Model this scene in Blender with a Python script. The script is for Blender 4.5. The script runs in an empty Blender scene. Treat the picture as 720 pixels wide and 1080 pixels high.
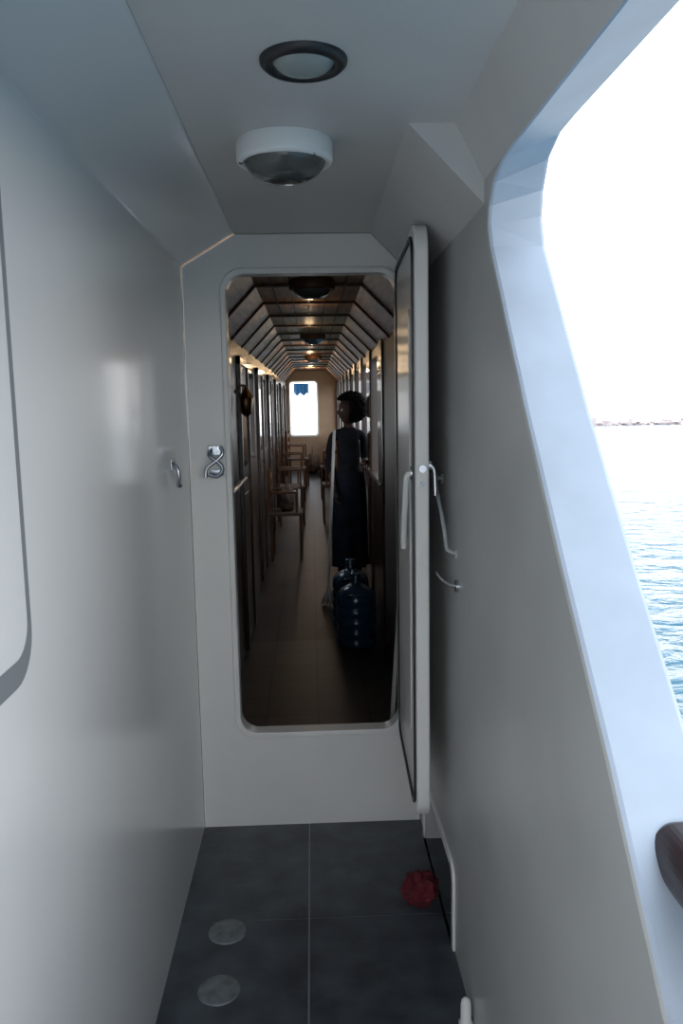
import bpy, bmesh, math, random
from mathutils import Vector, Matrix, Euler, noise
random.seed(3)
S=bpy.context.scene
COL=S.collection
# ---------------------------------------------------------------- camera
f=850.; H=1.5
dy=Vector(((328-360)/f,(540-425)/f,-1)).normalized()
r=math.radians(1.3); z0=Vector((-math.sin(r),math.cos(r),0)); dz=(z0-z0.dot(dy)*dy).normalized()
dx=dy.cross(dz)
M=Matrix((dx,dy,dz)).to_4x4(); M.translation=Vector((0,0,H))
cd=bpy.data.cameras.new('camera'); cd.sensor_fit='VERTICAL'; cd.sensor_height=36; cd.lens=f/1080*36; cd.clip_start=0.02; cd.clip_end=4000
cam=bpy.data.objects.new('camera',cd); COL.objects.link(cam); cam.matrix_world=M; S.camera=cam
S.view_settings.view_transform='Standard'

# ---------------------------------------------------------------- materials
def mat(name,col,rough=.5,metal=0,coat=0,bump=0,bscale=8,var=0,vscale=4,trans=0,emit=None,spec=.5,detail=4,stretch=None,coatr=.06):
    m=bpy.data.materials.new(name); m.use_nodes=True; nt=m.node_tree; b=nt.nodes['Principled BSDF']
    b.inputs['Base Color'].default_value=(*col,1); b.inputs['Roughness'].default_value=rough; b.inputs['Metallic'].default_value=metal
    b.inputs['Coat Weight'].default_value=coat; b.inputs['Coat Roughness'].default_value=coatr
    b.inputs['Transmission Weight'].default_value=trans; b.inputs['Specular IOR Level'].default_value=spec
    if emit: b.inputs['Emission Color'].default_value=(*emit[0],1); b.inputs['Emission Strength'].default_value=emit[1]
    if bump or var:
        tc=nt.nodes.new('ShaderNodeTexCoord'); mp=nt.nodes.new('ShaderNodeMapping'); nt.links.new(tc.outputs['Object'],mp.inputs[0])
        if stretch: mp.inputs['Scale'].default_value=stretch
    if var:
        n=nt.nodes.new('ShaderNodeTexNoise'); n.inputs['Scale'].default_value=vscale; n.inputs['Detail'].default_value=detail
        nt.links.new(mp.outputs[0],n.inputs['Vector'])
        cr=nt.nodes.new('ShaderNodeValToRGB'); cr.color_ramp.elements[0].position=.3; cr.color_ramp.elements[1].position=.7
        cr.color_ramp.elements[0].color=(*[c*(1-var) for c in col],1); cr.color_ramp.elements[1].color=(*[min(1,c*(1+var)) for c in col],1)
        nt.links.new(n.outputs['Fac'],cr.inputs[0]); nt.links.new(cr.outputs[0],b.inputs['Base Color'])
    if bump:
        n2=nt.nodes.new('ShaderNodeTexNoise'); n2.inputs['Scale'].default_value=bscale; n2.inputs['Detail'].default_value=2
        nt.links.new(mp.outputs[0],n2.inputs['Vector'])
        bp=nt.nodes.new('ShaderNodeBump'); bp.inputs['Strength'].default_value=1; bp.inputs['Distance'].default_value=bump
        nt.links.new(n2.outputs['Fac'],bp.inputs['Height']); nt.links.new(bp.outputs[0],b.inputs['Normal'])
        if coat: nt.links.new(bp.outputs[0],b.inputs['Coat Normal'])
    return m
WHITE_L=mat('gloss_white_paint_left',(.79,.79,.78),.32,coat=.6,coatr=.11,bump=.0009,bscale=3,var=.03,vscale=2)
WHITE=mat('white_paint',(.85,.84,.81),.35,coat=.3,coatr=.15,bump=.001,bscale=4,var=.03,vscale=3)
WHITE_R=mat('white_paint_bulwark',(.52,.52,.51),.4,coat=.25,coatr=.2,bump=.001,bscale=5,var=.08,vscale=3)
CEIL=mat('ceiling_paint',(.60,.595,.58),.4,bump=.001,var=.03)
BAND=mat('coaming_paint',(.42,.48,.56),.45,bump=.001,var=.06,vscale=9)
PLASTIC=mat('white_plastic',(.88,.88,.86),.35)
GREYPL=mat('grey_plastic',(.45,.47,.48),.4)
BLACK=mat('black_rubber',(.015,.015,.016),.4)
SEALG=mat('grey_sealant',(.20,.215,.225),.6)
SMOKE=mat('smoked_lens',(.09,.095,.09),.12,coat=.4)
FROST=mat('frosted_glass',(.30,.34,.33),.2,coat=.3)
TILE=mat('slate_tile',(.058,.070,.084),.34,bump=.002,bscale=14,var=.4,vscale=9)
GROUT=mat('grout',(.26,.29,.31),.8)
STEEL=mat('steel',(.55,.58,.62),.22,metal=1)
DARKSTEEL=mat('dark_steel',(.25,.28,.33),.3,metal=1)
RED=mat('red_cloth',(.13,.010,.018),.85,bump=.01,bscale=60,var=.3,vscale=30)
RUST=mat('rusty_flap',(.07,.035,.028),.7,var=.5,vscale=20)
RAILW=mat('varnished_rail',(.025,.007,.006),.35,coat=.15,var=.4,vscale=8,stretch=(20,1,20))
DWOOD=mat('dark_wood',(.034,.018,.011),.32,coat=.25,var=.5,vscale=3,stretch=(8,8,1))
CWOOD=mat('ceiling_wood',(.50,.27,.12),.42,var=.3,vscale=4,stretch=(12,1,12),spec=.25)
CRIB=mat('rib_wood',(.10,.045,.02),.45,var=.3,spec=.3)
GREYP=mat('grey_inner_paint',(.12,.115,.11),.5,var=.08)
ENDW=mat('end_bulkhead_cream',(.42,.30,.20),.5,var=.1)
BLUEJ=mat('blue_polycarbonate',(.016,.07,.14),.18,trans=.3)
GLASS=mat('dark_window_glass',(.03,.035,.04),.04,spec=1)
BLUEC=mat('blue_tarp',(.12,.38,.75),.6)
CLOTHW=mat('white_cloth',(.34,.32,.30),.8,bump=.004,bscale=30)
SKIN=mat('skin',(.045,.024,.018),.6,spec=.2)  # person's materials darkened: backlit shade put into their colours
HAIR=mat('curly_hair',(.005,.004,.004),.8,bump=.02,bscale=60,spec=.1)
SHIRT=mat('navy_shirt',(.008,.009,.012),.85,var=.3,vscale=12,spec=.1)
SKIRT=mat('dark_skirt',(.009,.012,.020),.85,var=.4,vscale=10,spec=.1)
BRASS=mat('aged_brass',(.20,.13,.06),.4,metal=1)
ROCK=mat('rock',(.55,.45,.43),.9,var=.4,vscale=.2)
CUSH=mat('cushion_fabric',(.10,.065,.045),.9,var=.3)
DECKP=mat('bounce_deck_paint',(.64,.60,.54),.6,var=.1)
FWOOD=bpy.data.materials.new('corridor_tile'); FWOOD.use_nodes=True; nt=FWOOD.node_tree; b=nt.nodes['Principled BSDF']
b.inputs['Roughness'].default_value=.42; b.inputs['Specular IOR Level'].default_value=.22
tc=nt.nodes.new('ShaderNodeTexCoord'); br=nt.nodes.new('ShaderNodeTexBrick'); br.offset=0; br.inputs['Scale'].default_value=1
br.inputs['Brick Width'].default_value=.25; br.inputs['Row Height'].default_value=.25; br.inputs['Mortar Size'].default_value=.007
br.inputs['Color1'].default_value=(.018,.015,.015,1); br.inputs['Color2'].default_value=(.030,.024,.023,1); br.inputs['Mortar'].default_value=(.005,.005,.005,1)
nt.links.new(tc.outputs['Object'],br.inputs['Vector']); nt.links.new(br.outputs['Color'],b.inputs['Base Color'])

# ---------------------------------------------------------------- helpers
def empty(name,loc=(0,0,0)):
    e=bpy.data.objects.new(name,None); e.empty_display_size=.1; COL.objects.link(e); e.location=loc; return e
def finish(bm,name,m,parent=None,smooth=False,bevel=0,seg=2,recalc=True):
    if recalc: bmesh.ops.recalc_face_normals(bm,faces=bm.faces)
    me=bpy.data.meshes.new(name); bm.to_mesh(me); bm.free()
    o=bpy.data.objects.new(name,me); COL.objects.link(o)
    for mm in (m if isinstance(m,list) else [m]): me.materials.append(mm)
    if smooth:
        for p in me.polygons: p.use_smooth=True
    if bevel:
        b=o.modifiers.new('bevel','BEVEL'); b.width=bevel; b.segments=seg; b.limit_method='ANGLE'; b.angle_limit=math.radians(40)
        b.harden_normals=False
    if parent: o.parent=parent; o.matrix_parent_inverse=Matrix.Translation(-Vector(parent.location))
    return o
def addbox(bm,x0,x1,y0,y1,z0,z1):
    vs=[bm.verts.new(p) for p in [(x0,y0,z0),(x1,y0,z0),(x1,y1,z0),(x0,y1,z0),(x0,y0,z1),(x1,y0,z1),(x1,y1,z1),(x0,y1,z1)]]
    for q in [(0,3,2,1),(4,5,6,7),(0,1,5,4),(1,2,6,5),(2,3,7,6),(3,0,4,7)]: bm.faces.new([vs[i] for i in q])
    return vs
def box(name,x0,x1,y0,y1,z0,z1,m,parent=None,bevel=0):
    bm=bmesh.new(); addbox(bm,x0,x1,y0,y1,z0,z1); return finish(bm,name,m,parent,bevel=bevel)
def extr(name,loops,c0,c1,fn,m,parent=None,bevel=0,smooth=False):
    """planar polygon (with holes) extruded from c0 to c1, mapped by fn(a,b,c)."""
    bm=bmesh.new(); capt=[]
    if len(loops)==1:
        L=loops[0]
        A=[bm.verts.new(fn(a,b,c0)) for a,b in L]; B=[bm.verts.new(fn(a,b,c1)) for a,b in L]
        n=len(L); bm.faces.new(A); bm.faces.new(B[::-1])
        for i in range(n): bm.faces.new([A[i],B[i],B[(i+1)%n],A[(i+1)%n]])
    else:
        for c in (c0,c1):
            es=[]
            for L in loops:
                vs=[bm.verts.new(fn(a,b,c)) for a,b in L]; capt.append(vs)
                es+=[bm.edges.new((vs[i],vs[(i+1)%len(vs)])) for i in range(len(vs))]
            bmesh.ops.triangle_fill(bm,use_beauty=True,use_dissolve=False,edges=es)
        k=len(loops)
        for j in range(k):
            A,B=capt[j],capt[j+k]; n=len(A)
            for i in range(n): bm.faces.new([A[i],B[i],B[(i+1)%n],A[(i+1)%n]])
        bmesh.ops.dissolve_limit(bm,angle_limit=.001,verts=bm.verts,edges=bm.edges)
    return finish(bm,name,m,parent,bevel=bevel,smooth=smooth)
def rrect(a0,a1,b0,b1,r,n=8):
    pts=[]
    for cx,cy,s in [(a1-r,b0+r,-90),(a1-r,b1-r,0),(a0+r,b1-r,90),(a0+r,b0+r,180)]:
        for i in range(n+1):
            t=math.radians(s+90*i/n); pts.append((cx+r*math.cos(t),cy+r*math.sin(t)))
    return pts
def lathe(name,prof,c,m,parent=None,n=48,mats=None):
    bm=bmesh.new(); rings=[]
    for p in prof:
        if p[0]<1e-6: rings.append([bm.verts.new((c[0],c[1],c[2]+p[1]))])
        else: rings.append([bm.verts.new((c[0]+p[0]*math.cos(2*math.pi*i/n),c[1]+p[0]*math.sin(2*math.pi*i/n),c[2]+p[1])) for i in range(n)])
    for k in range(len(rings)-1):
        a,b=rings[k],rings[k+1]
        for i in range(n):
            j=(i+1)%n
            if len(a)==1 and len(b)==1: continue
            if len(a)==1: f_=bm.faces.new([a[0],b[j],b[i]])
            elif len(b)==1: f_=bm.faces.new([a[i],a[j],b[0]])
            else: f_=bm.faces.new([a[i],a[j],b[j],b[i]])
    return finish(bm,name,mats or m,parent,smooth=True,)
def tube(name,pts,rad,m,parent=None,cyc=False,smooth_curve=True,res=6):
    cu=bpy.data.curves.new(name,'CURVE'); cu.dimensions='3D'; cu.bevel_depth=rad if not isinstance(rad,(list,tuple)) else 1; cu.bevel_resolution=4; cu.use_fill_caps=True
    s=cu.splines.new('NURBS' if smooth_curve and len(pts)>2 else 'POLY'); s.points.add(len(pts)-1)
    for i,(p,q) in enumerate(zip(s.points,pts)):
        p.co=(*q,1); p.radius=rad[i] if isinstance(rad,(list,tuple)) else 1
    if s.type=='NURBS': s.order_u=3; s.use_endpoint_u=True; s.resolution_u=res
    s.use_cyclic_u=cyc
    t=bpy.data.objects.new('t',cu); COL.objects.link(t)
    dg=bpy.context.evaluated_depsgraph_get(); me=bpy.data.meshes.new_from_object(t.evaluated_get(dg)); bpy.data.objects.remove(t)
    me.name=name; me.materials.clear(); me.materials.append(m)
    for p in me.polygons: p.use_smooth=True
    o=bpy.data.objects.new(name,me); COL.objects.link(o)
    if parent: o.parent=parent; o.matrix_parent_inverse=Matrix.Translation(-Vector(parent.location))
    return o

BY=2.73; AFT=-.9
# ---------------------------------------------------------------- outer passage shell
bm=bmesh.new(); addbox(bm,-.43,.48,AFT,BY,-.06,-.002)
for f_ in bm.faces: f_.material_index=1
g=.0022; T=.54
for i in range(-1,1):
    for j in range(0,10):
        x0=max(-.04+i*T+g,-.425); x1=min(-.04+(i+1)*T-g,.475)
        y1=BY-j*T-g; y0=max(BY-(j+1)*T+g,AFT)
        if y1-y0<.05: continue
        addbox(bm,x0,x1,y0,y1,-.02,0)
floor=finish(bm,'floor',[TILE,GROUT])
box('floor_bounce_deck',-3,1.2,-5,AFT,-.08,-.005,DECKP)  # unseen deck behind camera, made wide and pale to bounce light onto the ceiling
def prof_y(name,pts,y0,y1,m,bevel=0):
    return extr(name,[pts],y0,y1,lambda a,b,c:(a,c,b),m,bevel=bevel)
prof_y('wall_left',[(-.415,-.06),(-.415,1.95),(-.24,2.05),(-.24,2.12),(-.50,2.12),(-.50,-.06)],AFT,BY,WHITE_L,bevel=.006)
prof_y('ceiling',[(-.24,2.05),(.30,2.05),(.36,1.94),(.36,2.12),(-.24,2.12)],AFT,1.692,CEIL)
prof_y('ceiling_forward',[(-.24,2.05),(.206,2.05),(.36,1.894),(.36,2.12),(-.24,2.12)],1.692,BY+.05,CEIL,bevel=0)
slant=[(1.640,1.80),(1.359,1.480),(1.143,1.253),(.945,1.052),(.763,.850),(.68,.775),(.58,.735),(.45,.72)]
arc=[(1.46,1.94),(1.55,1.937),(1.62,1.915),(1.655,1.88),(1.662,1.845)]
port=[(2.04,-.06),(2.04,.19),(2.06,.215),(2.09,.225),(2.55,.225),(2.58,.215),(2.6,.19),(2.6,-.06)]
outline=[(AFT,-.06)]+port+[(BY,-.06),(BY,2.12),(AFT,2.12),(AFT,1.94)]+arc+slant+[(AFT,.72)]
def fhull(a,b,c):
    if c>.4 and 1.84<b<2.0:
        b=b+.048*min(1,(b-1.80)/.12); 
    return (c,a,b)
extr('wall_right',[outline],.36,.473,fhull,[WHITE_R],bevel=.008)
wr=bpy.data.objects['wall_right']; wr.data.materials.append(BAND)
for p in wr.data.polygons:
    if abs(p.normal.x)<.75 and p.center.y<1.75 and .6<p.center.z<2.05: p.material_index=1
fp=empty('trim_freeing_port',(.4,2.3,.1))
box('flap',.45,.465,2.045,2.595,.01,.22,RUST,fp,bevel=.003)
extr('port_rim',[rrect(2.018,2.622,-.05,.247,.05),rrect(2.04,2.6,-.06,.225,.04)],.354,.3605,lambda a,b,c:(c,a,max(b,0.001)),PLASTIC,fp)
bulk=[(-.414,-.05),(.359,-.05),(.359,1.894),(.206,2.049),(-.24,2.049),(-.414,1.949)]
hole=rrect(-.277,.292,.345,1.926,.065,10)
extr('wall_forward',[bulk,hole],BY,BY+.05,lambda a,b,c:(a,c,b),WHITE,bevel=.004)
extr('trim_doorway',[rrect(-.292,.307,.330,1.941,.075,10),rrect(-.272,.287,.350,1.921,.062,10)],BY-.010,BY+.055,lambda a,b,c:(a,c,b),WHITE,bevel=.004)
# window surround on left wall: panel with dark gasket line round its edge
extr('trim_window_panel',[rrect(.25,1.115,1.160,1.85,.05)],-.4149,-.403,lambda a,b,c:(c,a,b),WHITE_L,bevel=.004)
extr('trim_window_gasket',[rrect(.21,1.150,1.118,1.89,.07)],-.4152,-.4115,lambda a,b,c:(c,a,b),SEALG)

# ---------------------------------------------------------------- open door
door=empty('door_1',(.30,2.70,1.15))
def fdoor(a,b,c):
    ang=math.radians(1.7)
    hx,hy=.322,2.712
    return (hx-a*math.sin(ang)-c*math.cos(ang), hy-a*math.cos(ang)+c*math.sin(ang), b)
extr('leaf',[rrect(.005,.625,.34,1.95,.07,10)],0,.036,fdoor,WHITE,door,bevel=.005)
extr('gasket',[rrect(.03,.60,.365,1.925,.06,10),rrect(.042,.588,.377,1.913,.055,10)],.036,.042,fdoor,BLACK,door)
extr('stiffener',[rrect(.12,.50,.55,1.75,.04,8)],.036,.041,fdoor,WHITE,door,bevel=.003)
for i,z in enumerate((.55,1.15,1.75)):
    tube('hinge_%d'%(i+1),[(.332,2.718,z-.05),(.332,2.718,z+.05)],.010,STEEL,door,smooth_curve=False)
tube('handle_lever',[fdoor(.58,1.31,.04),fdoor(.58,1.31,.054),fdoor(.57,1.28,.056),fdoor(.50,1.14,.058),fdoor(.47,1.09,.055)],.008,PLASTIC,door)
tube('handle_boss',[fdoor(.58,1.31,.03),fdoor(.58,1.31,.045)],.018,STEEL,door,smooth_curve=False)
tube('handle_boss_outer',[fdoor(.58,1.33,-.010),fdoor(.58,1.33,.0)],.018,STEEL,door,smooth_curve=False)
tube('handle_lever_outer',[fdoor(.58,1.33,0),fdoor(.58,1.33,-.016),fdoor(.585,1.30,-.02),fdoor(.59,1.25,-.02)],.006,STEEL,door)
# latch pin plate on the free edge of the door
tube('latch_pin',[fdoor(.622,1.325,.018),fdoor(.637,1.325,.018)],.010,STEEL,door,smooth_curve=False)
tube('latch_pin_upper',[fdoor(.622,1.285,.018),fdoor(.632,1.285,.018)],.006,DARKSTEEL,door,smooth_curve=False)

gh=empty('grab_handle',(.34,2.1,1.25))
tube('bar',[(.362,2.22,1.285),(.338,2.21,1.29),(.333,2.18,1.28),(.333,2.12,1.24),(.333,2.03,1.18),(.333,2.0,1.14),(.336,2.0,1.12),(.362,2.0,1.115)],.005,GREYPL,gh)
tube('foot_1',[(.3605,2.22,1.285),(.355,2.22,1.285)],.012,GREYPL,gh,smooth_curve=False)
tube('foot_2',[(.3605,2.0,1.115),(.355,2.0,1.115)],.012,GREYPL,gh,smooth_curve=False)
hk=empty('hold_back_hook',(.33,2.05,1.04))
tube('plate',[(.361,1.98,1.035),(.353,1.98,1.035)],.016,STEEL,hk,smooth_curve=False)
tube('rod',[(.358,1.98,1.035),(.345,1.985,1.035),(.33,2.03,1.04),(.325,2.06,1.045),(.322,2.08,1.05)],.004,STEEL,hk)

# ---------------------------------------------------------------- bulkhead hook
bh=empty('bulkhead_hook',(-.345,2.72,1.32))
box('base_plate',-.350,-.305,2.722,2.7305,1.33,1.365,STEEL,bh,bevel=.003)
box('clip_plate',-.345,-.300,2.722,2.7305,1.262,1.285,STEEL,bh,bevel=.003)
tube('stud',[(-.325,2.725,1.348),(-.325,2.70,1.348)],.008,STEEL,bh,smooth_curve=False)
tube('hook_arm',[(-.335,2.70,1.35),(-.350,2.69,1.335),(-.318,2.69,1.315),(-.294,2.69,1.29),(-.318,2.69,1.255),(-.348,2.69,1.272)],.0065,DARKSTEEL,bh)
tube('hook_tail',[(-.305,2.70,1.36),(-.290,2.69,1.34),(-.325,2.69,1.31),(-.358,2.69,1.29),(-.356,2.69,1.26)],.0065,STEEL,bh)
wc=empty('wall_clip',(-.41,2.40,1.31))
box('plate',-.4155,-.409,2.36,2.43,1.31,1.345,STEEL,wc,bevel=.003)
tube('clip_hook',[(-.41,2.39,1.33),(-.396,2.38,1.32),(-.392,2.38,1.29),(-.400,2.39,1.258),(-.392,2.40,1.265)],.0055,STEEL,wc)

# ---------------------------------------------------------------- ceiling fixtures
dl=empty('recessed_downlight',(0,1.391,2.05))
lathe('bezel',[(.050,.002),(.050,-.006),(.054,-.012),(.064,-.012),(.0705,-.006),(.0715,.001)],(0,1.391,2.05),BLACK,dl)
lathe('frosted_dome',[(.0505,-.004),(.046,-.010),(.036,-.016),(.02,-.020),(0,-.021)],(0,1.391,2.05),FROST,dl)
def lamp(x,y,z,dark=False):
    e=empty('ceiling_lamp',(x,y,z)); c=(x,y,z)
    m=CRIB if dark else PLASTIC
    lathe('housing',[(.100,.001),(.103,-.006),(.103,-.036),(.100,-.043),(.094,-.046),(.086,-.043),(.086,-.03)],c,m,e)
    lathe('lens',[(.0865,-.04),(.082,-.052),(.070,-.066),(.050,-.077),(.025,-.082),(0,-.083)],c,SMOKE,e)
    for k in range(3):
        a=math.radians(70+120*k); tube('screw_%d'%(k+1),[(x+.0945*math.cos(a),y+.0945*math.sin(a),z-.044),(x+.0945*math.cos(a),y+.0945*math.sin(a),z-.048)],.004,STEEL,e,smooth_curve=False)
lamp(-.044,1.806,2.05)

# ---------------------------------------------------------------- floor things
PLUG=mat('plug_metal',(.20,.22,.235),.45,metal=.3,var=.3,vscale=30)
for (x,y) in ((-.274,2.141),(-.272,1.908)):
    e=empty('deck_plug',(x,y,0))
    lathe('cap',[(.055,0),(.054,.003),(.050,.004),(.044,.003),(.040,.0045),(0,.005)],(x,y,0),PLUG,e)
    for s in(-1,1): lathe('key_hole_%d'%(s+2),[(.004,.0052),(0,.0054)],(x+s*.02,y,0),DARKSTEEL,e,n=16)
bm=bmesh.new(); bmesh.ops.create_icosphere(bm,subdivisions=5,radius=.052)
for v in bm.verts:
    n=noise.noise(v.co*38)*.016+noise.noise(v.co*80+Vector((3,1,2)))*.009
    v.co+=v.co.normalized()*n; v.co.z*=.9
    v.co.z=max(v.co.z,-.042); v.co+=Vector((.297,2.25,.0422))
finish(bm,'red_rag_bundle',RED,smooth=True)
e=empty('scupper_pipe',(.338,1.80,0))
lathe('pipe',[(.018,0),(.018,.004),(.013,.008),(.013,.05),(.011,.062),(.006,.068),(0,.07)],(.341,1.76,0),PLASTIC,e,n=24)

hr=empty('wooden_cap_rail',(.46,.3,.95))
extr('rail',[rrect(.392,.52,.925,.998,.032)],AFT,.90,lambda a,b,c:(a,c,b),RAILW,hr,bevel=.016)
for i,y in enumerate((.45,-.2,-.8)):
    tube('stanchion_%d'%(i+1),[(.44,y,.715),(.44,y,.94)],.014,STEEL,hr,smooth_curve=False)

# ---------------------------------------------------------------- interior corridor
Y0=BY+.05; Y1=14.
def fz(y): return 0 if y<5 else .40*(y-5)/9
bm=bmesh.new()
a=[bm.verts.new(p) for p in [(-.5,Y0,0),(.5,Y0,0),(.5,5,0),(-.5,5,0),(.5,Y1,.40),(-.5,Y1,.40)]]
bm.faces.new([a[0],a[1],a[2],a[3]]); bm.faces.new([a[3],a[2],a[4],a[5]])
r_=bmesh.ops.extrude_face_region(bm,geom=bm.faces[:]); 
for v in [g_ for g_ in r_['geom'] if isinstance(g_,bmesh.types.BMVert)]: v.co.z-=.06
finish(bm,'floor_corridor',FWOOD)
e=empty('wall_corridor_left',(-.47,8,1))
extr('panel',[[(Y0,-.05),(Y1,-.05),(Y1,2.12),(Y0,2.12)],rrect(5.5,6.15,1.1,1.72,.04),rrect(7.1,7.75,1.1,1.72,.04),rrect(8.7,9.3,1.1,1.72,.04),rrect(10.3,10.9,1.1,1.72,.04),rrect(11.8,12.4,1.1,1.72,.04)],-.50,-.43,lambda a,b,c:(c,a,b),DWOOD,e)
y=4.75; k=2
while y<13:
    e=empty('door_%d'%k,(-.42,y,1)); k+=1; b=fz(y+.6)
    for nm,q in (('frame_side_1',(y,y+.05,b,1.78)),('frame_side_2',(y+.57,y+.62,b,1.78)),('frame_top',(y,y+.62,1.73,1.78))):
        box(nm,-.431,-.405,*q,DWOOD,e,bevel=.004)
    box('leaf',-.431,-.42,y+.05,y+.57,b,1.73,DWOOD,e)
    box('pane',-.421,-.416,y+.15,y+.47,1.12,1.62,GLASS,e,bevel=.002)
    box('lower_panel',-.421,-.415,y+.13,y+.49,.35,.95,DWOOD,e,bevel=.006)
    tube('knob',[(-.42,y+.52,1.02),(-.40,y+.52,1.02)],.014,BRASS,e,smooth_curve=False)
    y+=1.6
e=empty('wall_corridor_right',(.46,8,1))
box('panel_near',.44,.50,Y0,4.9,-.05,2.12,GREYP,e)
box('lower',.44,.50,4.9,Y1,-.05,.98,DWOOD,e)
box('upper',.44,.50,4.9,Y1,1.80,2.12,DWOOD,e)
y=4.9
while y<Y1:
    box('post',.425,.50,y,y+.32,.0 if y<5 else fz(y),1.95,DWOOD,e,bevel=.01); y+=1.0
box('sill',.41,.50,4.9,Y1,.965,1.0,DWOOD,e,bevel=.008)
cp=[(-.25,2.05),(.25,2.05),(.44,1.86),(.50,1.86),(.50,2.12),(-.52,2.12),(-.52,1.86),(-.43,1.86)]
prof_y('ceiling_corridor',cp,Y0,Y1,CWOOD)
e=empty('ceiling_beams',(0,8,2.04))
y=3.2
while y<Y1:
    extr('beam',[[(-.43,1.86),(-.25,2.05),(.25,2.05),(.44,1.86),(.44,1.845),(.245,2.038),(-.245,2.038),(-.43,1.845)]],y,y+.03,lambda a,b,c:(a,c,b),CRIB,e,bevel=.003); y+=.66
e=empty('ceiling_battens',(0,8,2.04))
for x in (-.17,-.085,0,.085,.17): box('batten',x-.003,x+.003,Y0,Y1,2.043,2.051,CRIB,e)
for y in (3.72,6.6,9.5): lamp(.0+.004*y,y,2.045,True)
def wl(y,p,z=1.99,x=0):
    l=bpy.data.lights.new('corridor_fill','POINT'); l.energy=p; l.color=(1,.68,.38); l.shadow_soft_size=.03  # unseen warm fill added to brighten the corridor; the ceiling lamps stay dark
    o=bpy.data.objects.new('corridor_fill',l); COL.objects.link(o); o.location=(x,y,z)
wl(4.6,.25,1.97); wl(5.9,.4); wl(7.6,.8); wl(9.2,1.2);wl(10.8,2.0); wl(12.8,4.5)
extr('wall_end',[[(-.5,.0),(.5,.0),(.5,2.12),(-.5,2.12)],rrect(-.36,.10,.95,1.86,.05)],Y1,Y1+.05,lambda a,b,c:(a,c,b),ENDW)
e=empty('window_1',(-.13,Y1,1.4))
extr('frame',[rrect(-.385,.125,.925,1.885,.06),rrect(-.36,.10,.95,1.86,.05)],Y1-.015,Y1+.06,lambda a,b,c:(a,c,b),PLASTIC,e)
bm=bmesh.new()
n=24
rows=[[bm.verts.new((-.30+.26*i/n,Y1+.2+.02*math.sin(i*1.1)+j*.05,1.84-.04*j-(.05*abs(math.sin(i*.3)) if j==4 else 0))) for i in range(n+1)] for j in range(5)]
for j in range(4):
    for i in range(n): bm.faces.new([rows[j][i],rows[j][i+1],rows[j+1][i+1],rows[j+1][i]])
finish(bm,'blue_awning',BLUEC,smooth=True)
e=empty('corridor_handrail',(-.38,4,1.1))
tube('rail',[(-.385,3.0,1.08),(-.385,4.6,1.08)],.012,DWOOD,e,smooth_curve=False)
for i,y in enumerate((3.1,3.8,4.5)): tube('bracket_%d'%(i+1),[(-.431,y,1.05),(-.39,y,1.05),(-.385,y,1.08)],.006,BRASS,e)
e=empty('wall_lantern',(-.37,4.6,1.5))
lathe('body',[(0,.10),(.012,.085),(.04,.04),(.045,.03),(.032,-.05),(.02,-.06),(0,-.075)],(-.365,4.6,1.5),BRASS,e,n=6)
tube('bracket',[(-.431,4.6,1.56),(-.40,4.6,1.62),(-.365,4.6,1.60)],.006,BRASS,e)

def jug(x,y,z):
    e=empty('water_jug',(x,y,z)); R=.122
    prof=[(0,.008),(.08,.004),(.11,0),(R,.02)]
    for k in range(4):
        b=.05+k*.065; prof+=[(R,b),(R-.008,b+.008),(R-.008,b+.018),(R,b+.026)]
    prof+=[(R,.30),(.115,.335),(.09,.365),(.05,.385),(.032,.395),(.028,.405),(.028,.44)]
    lathe('bottle',prof,(x,y,z),BLUEJ,e)
    lathe('cap',[(.032,.425),(.032,.455),(.028,.46),(0,.46)],(x,y,z),BLUEJ,e,n=32)
    tube('handle',[(x-.05,y-.10,z+.33),(x-.05,y-.135,z+.345),(x,y-.14,z+.35),(x+.05,y-.135,z+.345),(x+.05,y-.10,z+.33)],.010,BLUEJ,e)
jug(.25,4.86,0); jug(.235,5.25,.012)

e=empty('mop',(.15,7.2,.1))
tube('handle',[(.095,5.75,.16),(.165,5.95,1.30)],.011,CLOTHW,e,smooth_curve=False)
for i in range(22):
    a=i*.7; rr=.02+.05*random.random()
    tube('strand',[(.095,5.75,.16),(.095+rr*.6*math.cos(a),5.75+rr*.6*math.sin(a),.12),(.095+rr*math.cos(a),5.75+rr*math.sin(a),.045)],.007,CLOTHW,e,res=3)
e=empty('broom',(.3,3.1,.2))
tube('handle',[(.27,2.93,.13),(.325,2.93,.95)],.009,CLOTHW,e,smooth_curve=False)
bm=bmesh.new()
for k in range(60):
    x=.17+.2*random.random(); yy=2.93+.04*(random.random()-.5)
    addbox(bm,x-.002,x+.002,yy-.002,yy+.002,0,.10)
addbox(bm,.17,.37,2.905,2.955,.10,.135); finish(bm,'head',DWOOD,e)

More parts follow.
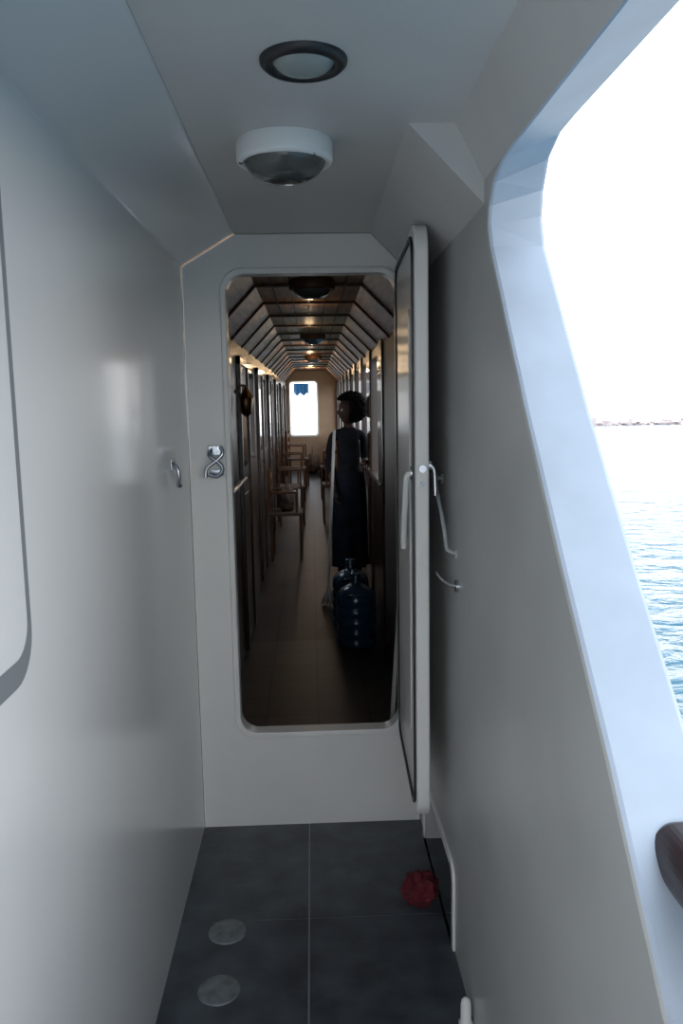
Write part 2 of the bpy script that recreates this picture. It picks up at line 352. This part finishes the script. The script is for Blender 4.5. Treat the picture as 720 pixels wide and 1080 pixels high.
def chair(x,y,rot=0):
    z=fz(y); e=empty('wooden_chair',(x,y,z)); c,s=math.cos(rot),math.sin(rot)
    def q(a,b,h): return (x+a*c-b*s,y+a*s+b*c,z+h)
    def bx(nm,a0,a1,b0,b1,h0,h1,m=CRIB):
        bm=bmesh.new(); vs=addbox(bm,a0,a1,b0,b1,h0,h1)
        for v in vs: v.co=q(*v.co)
        finish(bm,nm,m,e,bevel=.004)
    bx('seat',-.14,.16,-.17,.17,.40,.43,CUSH)
    k=1
    for a in (-.13,.13):
        for b in (-.15,.13): bx('leg_%d'%k,a,a+.025,b,b+.025,-.02,.40); k+=1
    for b in (-.15,.13): bx('back_post',-.14,-.115,b,b+.025,.43,.82)
    for h in (.50,.61,.72): bx('back_slat',-.135,-.12,-.13,.13,h,h+.05)
    bx('armrest_1',-.13,.12,-.17,-.14,.60,.62); bx('armrest_2',-.13,.12,.14,.17,.60,.62)
    bx('arm_post_1',.10,.12,-.165,-.145,.40,.60); bx('arm_post_2',.10,.12,.145,.165,.40,.60)
chair(-.26,7.3); chair(-.26,8.9,.1); chair(-.25,10.5); chair(-.22,11.6,-.1)
chair(.26,9.0,math.pi); chair(.26,10.6,math.pi)
def bag(x,y,z,s,m):
    bm=bmesh.new(); bmesh.ops.create_icosphere(bm,subdivisions=4,radius=1)
    for v in bm.verts:
        v.co=Vector((v.co.x*.07*s,v.co.y*.12*s,v.co.z*.10*s))*(1+.2*noise.noise(v.co*2.5+Vector((x*9,y,0))))
        v.co.z=max(v.co.z,-.085*s); v.co+=Vector((x,y,z+.085*s))
    e2=empty('duffel_bag',(x,y,z)); finish(bm,'sack',m,e2,smooth=True)
    tube('strap',[(x,y-.06*s,z+.16*s),(x,y-.05*s,z+.24*s),(x,y+.05*s,z+.24*s),(x,y+.06*s,z+.16*s)],.008,m,e2)
bag(-.24,7.3,fz(7.3)+.432,1.2,CUSH); bag(.0,13.2,fz(13.2),1.8,CUSH); bag(.22,12.2,fz(12.2),1.8,SHIRT)

# ---------------------------------------------------------------- person
def skin_mesh(name,verts,edges,root,fn_mat,mats,parent,sub=2):
    me=bpy.data.meshes.new(name); me.from_pydata([v[0] for v in verts],edges,[]); o=bpy.data.objects.new(name,me); COL.objects.link(o)
    sk=o.modifiers.new('skin','SKIN'); sk.use_smooth_shade=True
    sv=me.skin_vertices[0].data
    for i,v in enumerate(verts):
        rr=v[1]; sv[i].radius=(rr,rr) if not isinstance(rr,tuple) else rr; sv[i].use_root=(i==root)
    s=o.modifiers.new('sub','SUBSURF'); s.levels=sub; s.render_levels=sub
    dg=bpy.context.evaluated_depsgraph_get(); me2=bpy.data.meshes.new_from_object(o.evaluated_get(dg)); bpy.data.objects.remove(o)
    me2.materials.clear()
    for m_ in mats: me2.materials.append(m_)
    for p in me2.polygons:
        p.use_smooth=True; p.material_index=fn_mat(p.center)
    o=bpy.data.objects.new(name,me2); COL.objects.link(o); o.parent=parent; o.matrix_parent_inverse=Matrix.Translation(-Vector(parent.location)); return o
PX,PY=.285,6.3; PZ=fz(6.3)
pe=empty('standing_woman',(PX,PY,PZ))
P=lambda x,y,z:(PX+x,PY+y,PZ+z)
V=[(P(0,0,.78),.105),(P(0,0,.92),.085),(P(0,-.005,1.08),.10),(P(0,0,1.19),.075),(P(0,.01,1.25),.035),(P(0,.015,1.31),.034),
 (P(-.065,0,.72),.075),(P(-.07,-.01,.42),.05),(P(-.07,.015,.10),.032),(P(-.07,-.0,.045),.03),(P(-.075,-.12,.02),.02),
 (P(.065,0,.72),.075),(P(.06,-.03,.42),.05),(P(.06,.02,.10),.032),(P(.06,.01,.045),.03),(P(.065,-.11,.02),.02),
 (P(-.125,0,1.19),.04),(P(-.16,.02,.98),.032),(P(-.13,-.10,.80),.024),(P(-.12,-.13,.76),.018),
 (P(.115,0,1.19),.04),(P(.125,-.03,.99),.032),(P(.110,-.16,.98),.024),(P(.105,-.20,.98),.018)]
E=[(0,1),(1,2),(2,3),(3,4),(4,5),(0,6),(6,7),(7,8),(8,9),(9,10),(0,11),(11,12),(12,13),(13,14),(14,15),(3,16),(16,17),(17,18),(18,19),(3,20),(20,21),(21,22),(22,23)]
def pm(c):
    x,y,z=c.x-PX,c.y-PY,c.z-PZ
    if z>1.25: return 2
    if abs(x)>.09 and (y<-.06 and z<1.1): return 2
    if z<.06: return 3
    if z<.86: return 1
    return 0
skin_mesh('body',V,E,0,pm,[SHIRT,SKIRT,SKIN,BLACK],pe)
bm=bmesh.new(); prev=None
for k,(z,rx,ry) in enumerate([(.90,.110,.09),(.80,.128,.115),(.65,.134,.125),(.45,.135,.13),(.25,.135,.14),(.16,.135,.145)]):
    ring=[bm.verts.new(P((rx+.008*k*math.sin(i*6*2*math.pi/48)*.5)*math.cos(i*2*math.pi/48),(ry+.008*k*math.sin(i*6*2*math.pi/48)*.5)*math.sin(i*2*math.pi/48),z)) for i in range(48)]
    if prev:
        for i in range(48): bm.faces.new([prev[i],prev[(i+1)%48],ring[(i+1)%48],ring[i]])
    prev=ring
finish(bm,'skirt',SKIRT,pe,smooth=True)
hb=bmesh.new(); bmesh.ops.create_uvsphere(hb,u_segments=32,v_segments=24,radius=1)
R=Matrix.Rotation(math.radians(-70),3,'Z')
for v in hb.verts:
    c=v.co.copy(); x,y,z=c.x*.068,c.y*.085,c.z*.102
    if z<0: x*=1+z*2.5; y*=1+z*1.2
    if c.y<0:
        y-=.020*math.exp(-((x/.010)**2)-(((z+.012)/.018)**2))
        y+=.010*math.exp(-(((abs(x)-.028)/.012)**2)-(((z-.008)/.010)**2))
        y-=.006*math.exp(-((x/.022)**2)-(((z+.050)/.007)**2))
        y-=.008*math.exp(-((x/.02)**2)-(((z+.085)/.015)**2))
    v.co=R@Vector((x,y,z))+Vector(P(.005,0,1.375))
finish(hb,'head',SKIN,pe,smooth=True)
for s in(-1,1):
    bm=bmesh.new(); bmesh.ops.create_uvsphere(bm,u_segments=12,v_segments=8,radius=.011)
    for v in bm.verts: v.co=v.co+R@Vector((s*.028,-.068,.010))+Vector(P(.005,0,1.375))
    finish(bm,'eye_%d'%(s+2),FROST,pe,smooth=True)
    bm=bmesh.new(); bmesh.ops.create_uvsphere(bm,u_segments=12,v_segments=8,radius=1)
    for v in bm.verts: v.co=R@Vector((v.co.x*.008+s*.068,v.co.y*.016,v.co.z*.027-.005))+Vector(P(.005,0,1.375))
    finish(bm,'ear_%d'%(s+2),SKIN,pe,smooth=True)
bm=bmesh.new(); bmesh.ops.create_icosphere(bm,subdivisions=5,radius=1)
for v in bm.verts:
    c=v.co.copy(); n=1+.12*noise.noise(c*6)+.10*noise.noise(c*13)
    q=Vector((c.x*.120,c.y*.125,c.z*.122))*n
    if c.y<-.45 and c.z<.45: q.y=max(q.y,-.045)
    v.co=R@(q+Vector((0,.025,.03)))+Vector(P(.005,0,1.375))
finish(bm,'curly_hair',HAIR,pe,smooth=True)
def hand(name,base,fwd,side,up):
    b=Vector(base); F=Vector(fwd).normalized(); Sd=Vector(side).normalized(); U=Vector(up).normalized()
    skin_mesh(name+'_palm',[(b,.014),(b+F*.025,(.022,.012)),(b+F*.055,(.024,.011))],[(0,1),(1,2)],0,lambda c:0,[SKIN],pe)
    for i,L in enumerate((.055,.062,.058,.045)):
        o=b+F*.05+Sd*(-.020+.0135*i)
        skin_mesh(name+'_finger_%d'%(i+1),[(o,.0062),(o+F*L*.5,.0058),(o+F*L*.8-U*L*.3,.0052),(o+F*L*.85-U*L*.65,.0045)],[(0,1),(1,2),(2,3)],0,lambda c:0,[SKIN],pe)
    o=b+F*.015-Sd*.018
    skin_mesh(name+'_thumb',[(o,.008),(o+F*.025-Sd*.02,.007),(o+F*.045-Sd*.026-U*.01,.0055)],[(0,1),(1,2)],0,lambda c:0,[SKIN],pe)
hand('left_hand',P(-.12,-.13,.76),(0.1,-.4,-1),(0,1,-.3),(-1,0,0))
hand('right_hand',P(.105,-.20,.98),(.0,-1,-.05),(1,0,0),(0,0,1))

# ---------------------------------------------------------------- sea
sm=bpy.data.materials.new('sea_water'); sm.use_nodes=True; nt=sm.node_tree; b=nt.nodes['Principled BSDF']
b.inputs['Base Color'].default_value=(.03,.13,.19,1); b.inputs['Roughness'].default_value=.12; b.inputs['IOR'].default_value=1.33
tc=nt.nodes.new('ShaderNodeTexCoord'); mp=nt.nodes.new('ShaderNodeMapping'); nt.links.new(tc.outputs['Object'],mp.inputs[0]); mp.inputs['Scale'].default_value=(1.0,1.5,1); mp.inputs['Rotation'].default_value=(0,0,.5)
n1=nt.nodes.new('ShaderNodeTexNoise'); n1.inputs['Scale'].default_value=1.1; n1.inputs['Detail'].default_value=4; n1.inputs['Roughness'].default_value=.5; n1.inputs['Distortion'].default_value=.6
nt.links.new(mp.outputs[0],n1.inputs['Vector'])
bp=nt.nodes.new('ShaderNodeBump'); bp.inputs['Distance'].default_value=.34; bp.inputs['Strength'].default_value=1
nt.links.new(n1.outputs['Fac'],bp.inputs['Height']); nt.links.new(bp.outputs[0],b.inputs['Normal'])
bm=bmesh.new()
vs=[bm.verts.new(p) for p in [(-1500,-1500,0),(1500,-1500,0),(1500,1500,0),(-1500,1500,0)]]; bm.faces.new(vs)
sea=finish(bm,'sea',sm,recalc=False)
sea.location=(0,0,-1.3); sea.rotation_euler=(-.0215,0,0)
bm=bmesh.new()
def seaz(x,y): return -1.3-.0215*y
for i in range(170):
    t=i/170; x=60+110*t; y=215-10*t
    s=random.uniform(.5,1.1)
    g_=bmesh.ops.create_icosphere(bm,subdivisions=1,radius=s)['verts']
    sx=random.uniform(.8,1.6)
    for v in g_: v.co=Vector((v.co.x*sx*(1+.3*random.random()),v.co.y,v.co.z*(.7+.3*random.random())))+Vector((x+random.uniform(-.5,.5),y+random.uniform(-1,1),seaz(x,y)+.2))
for i in range(16):
    x=62+i*6+random.uniform(-3,3); w=random.uniform(.5,2); h=random.uniform(1.2,2.2); addbox(bm,x,x+w,211,214,seaz(x,212),seaz(x,212)+h)
finish(bm,'breakwater',ROCK)

# ---------------------------------------------------------------- world
w=bpy.data.worlds.new('world'); S.world=w; w.use_nodes=True; nt=w.node_tree; bg=nt.nodes['Background']
tc=nt.nodes.new('ShaderNodeTexCoord'); sp=nt.nodes.new('ShaderNodeSeparateXYZ'); nt.links.new(tc.outputs['Generated'],sp.inputs[0])
cr=nt.nodes.new('ShaderNodeValToRGB'); cr.color_ramp.elements[0].position=0; cr.color_ramp.elements[0].color=(1,1,1,1)
cr.color_ramp.elements[1].position=.8; cr.color_ramp.elements[1].color=(.60,.70,.83,1)
nt.links.new(sp.outputs['Z'],cr.inputs[0]); nt.links.new(cr.outputs[0],bg.inputs['Color']); bg.inputs['Strength'].default_value=3.4
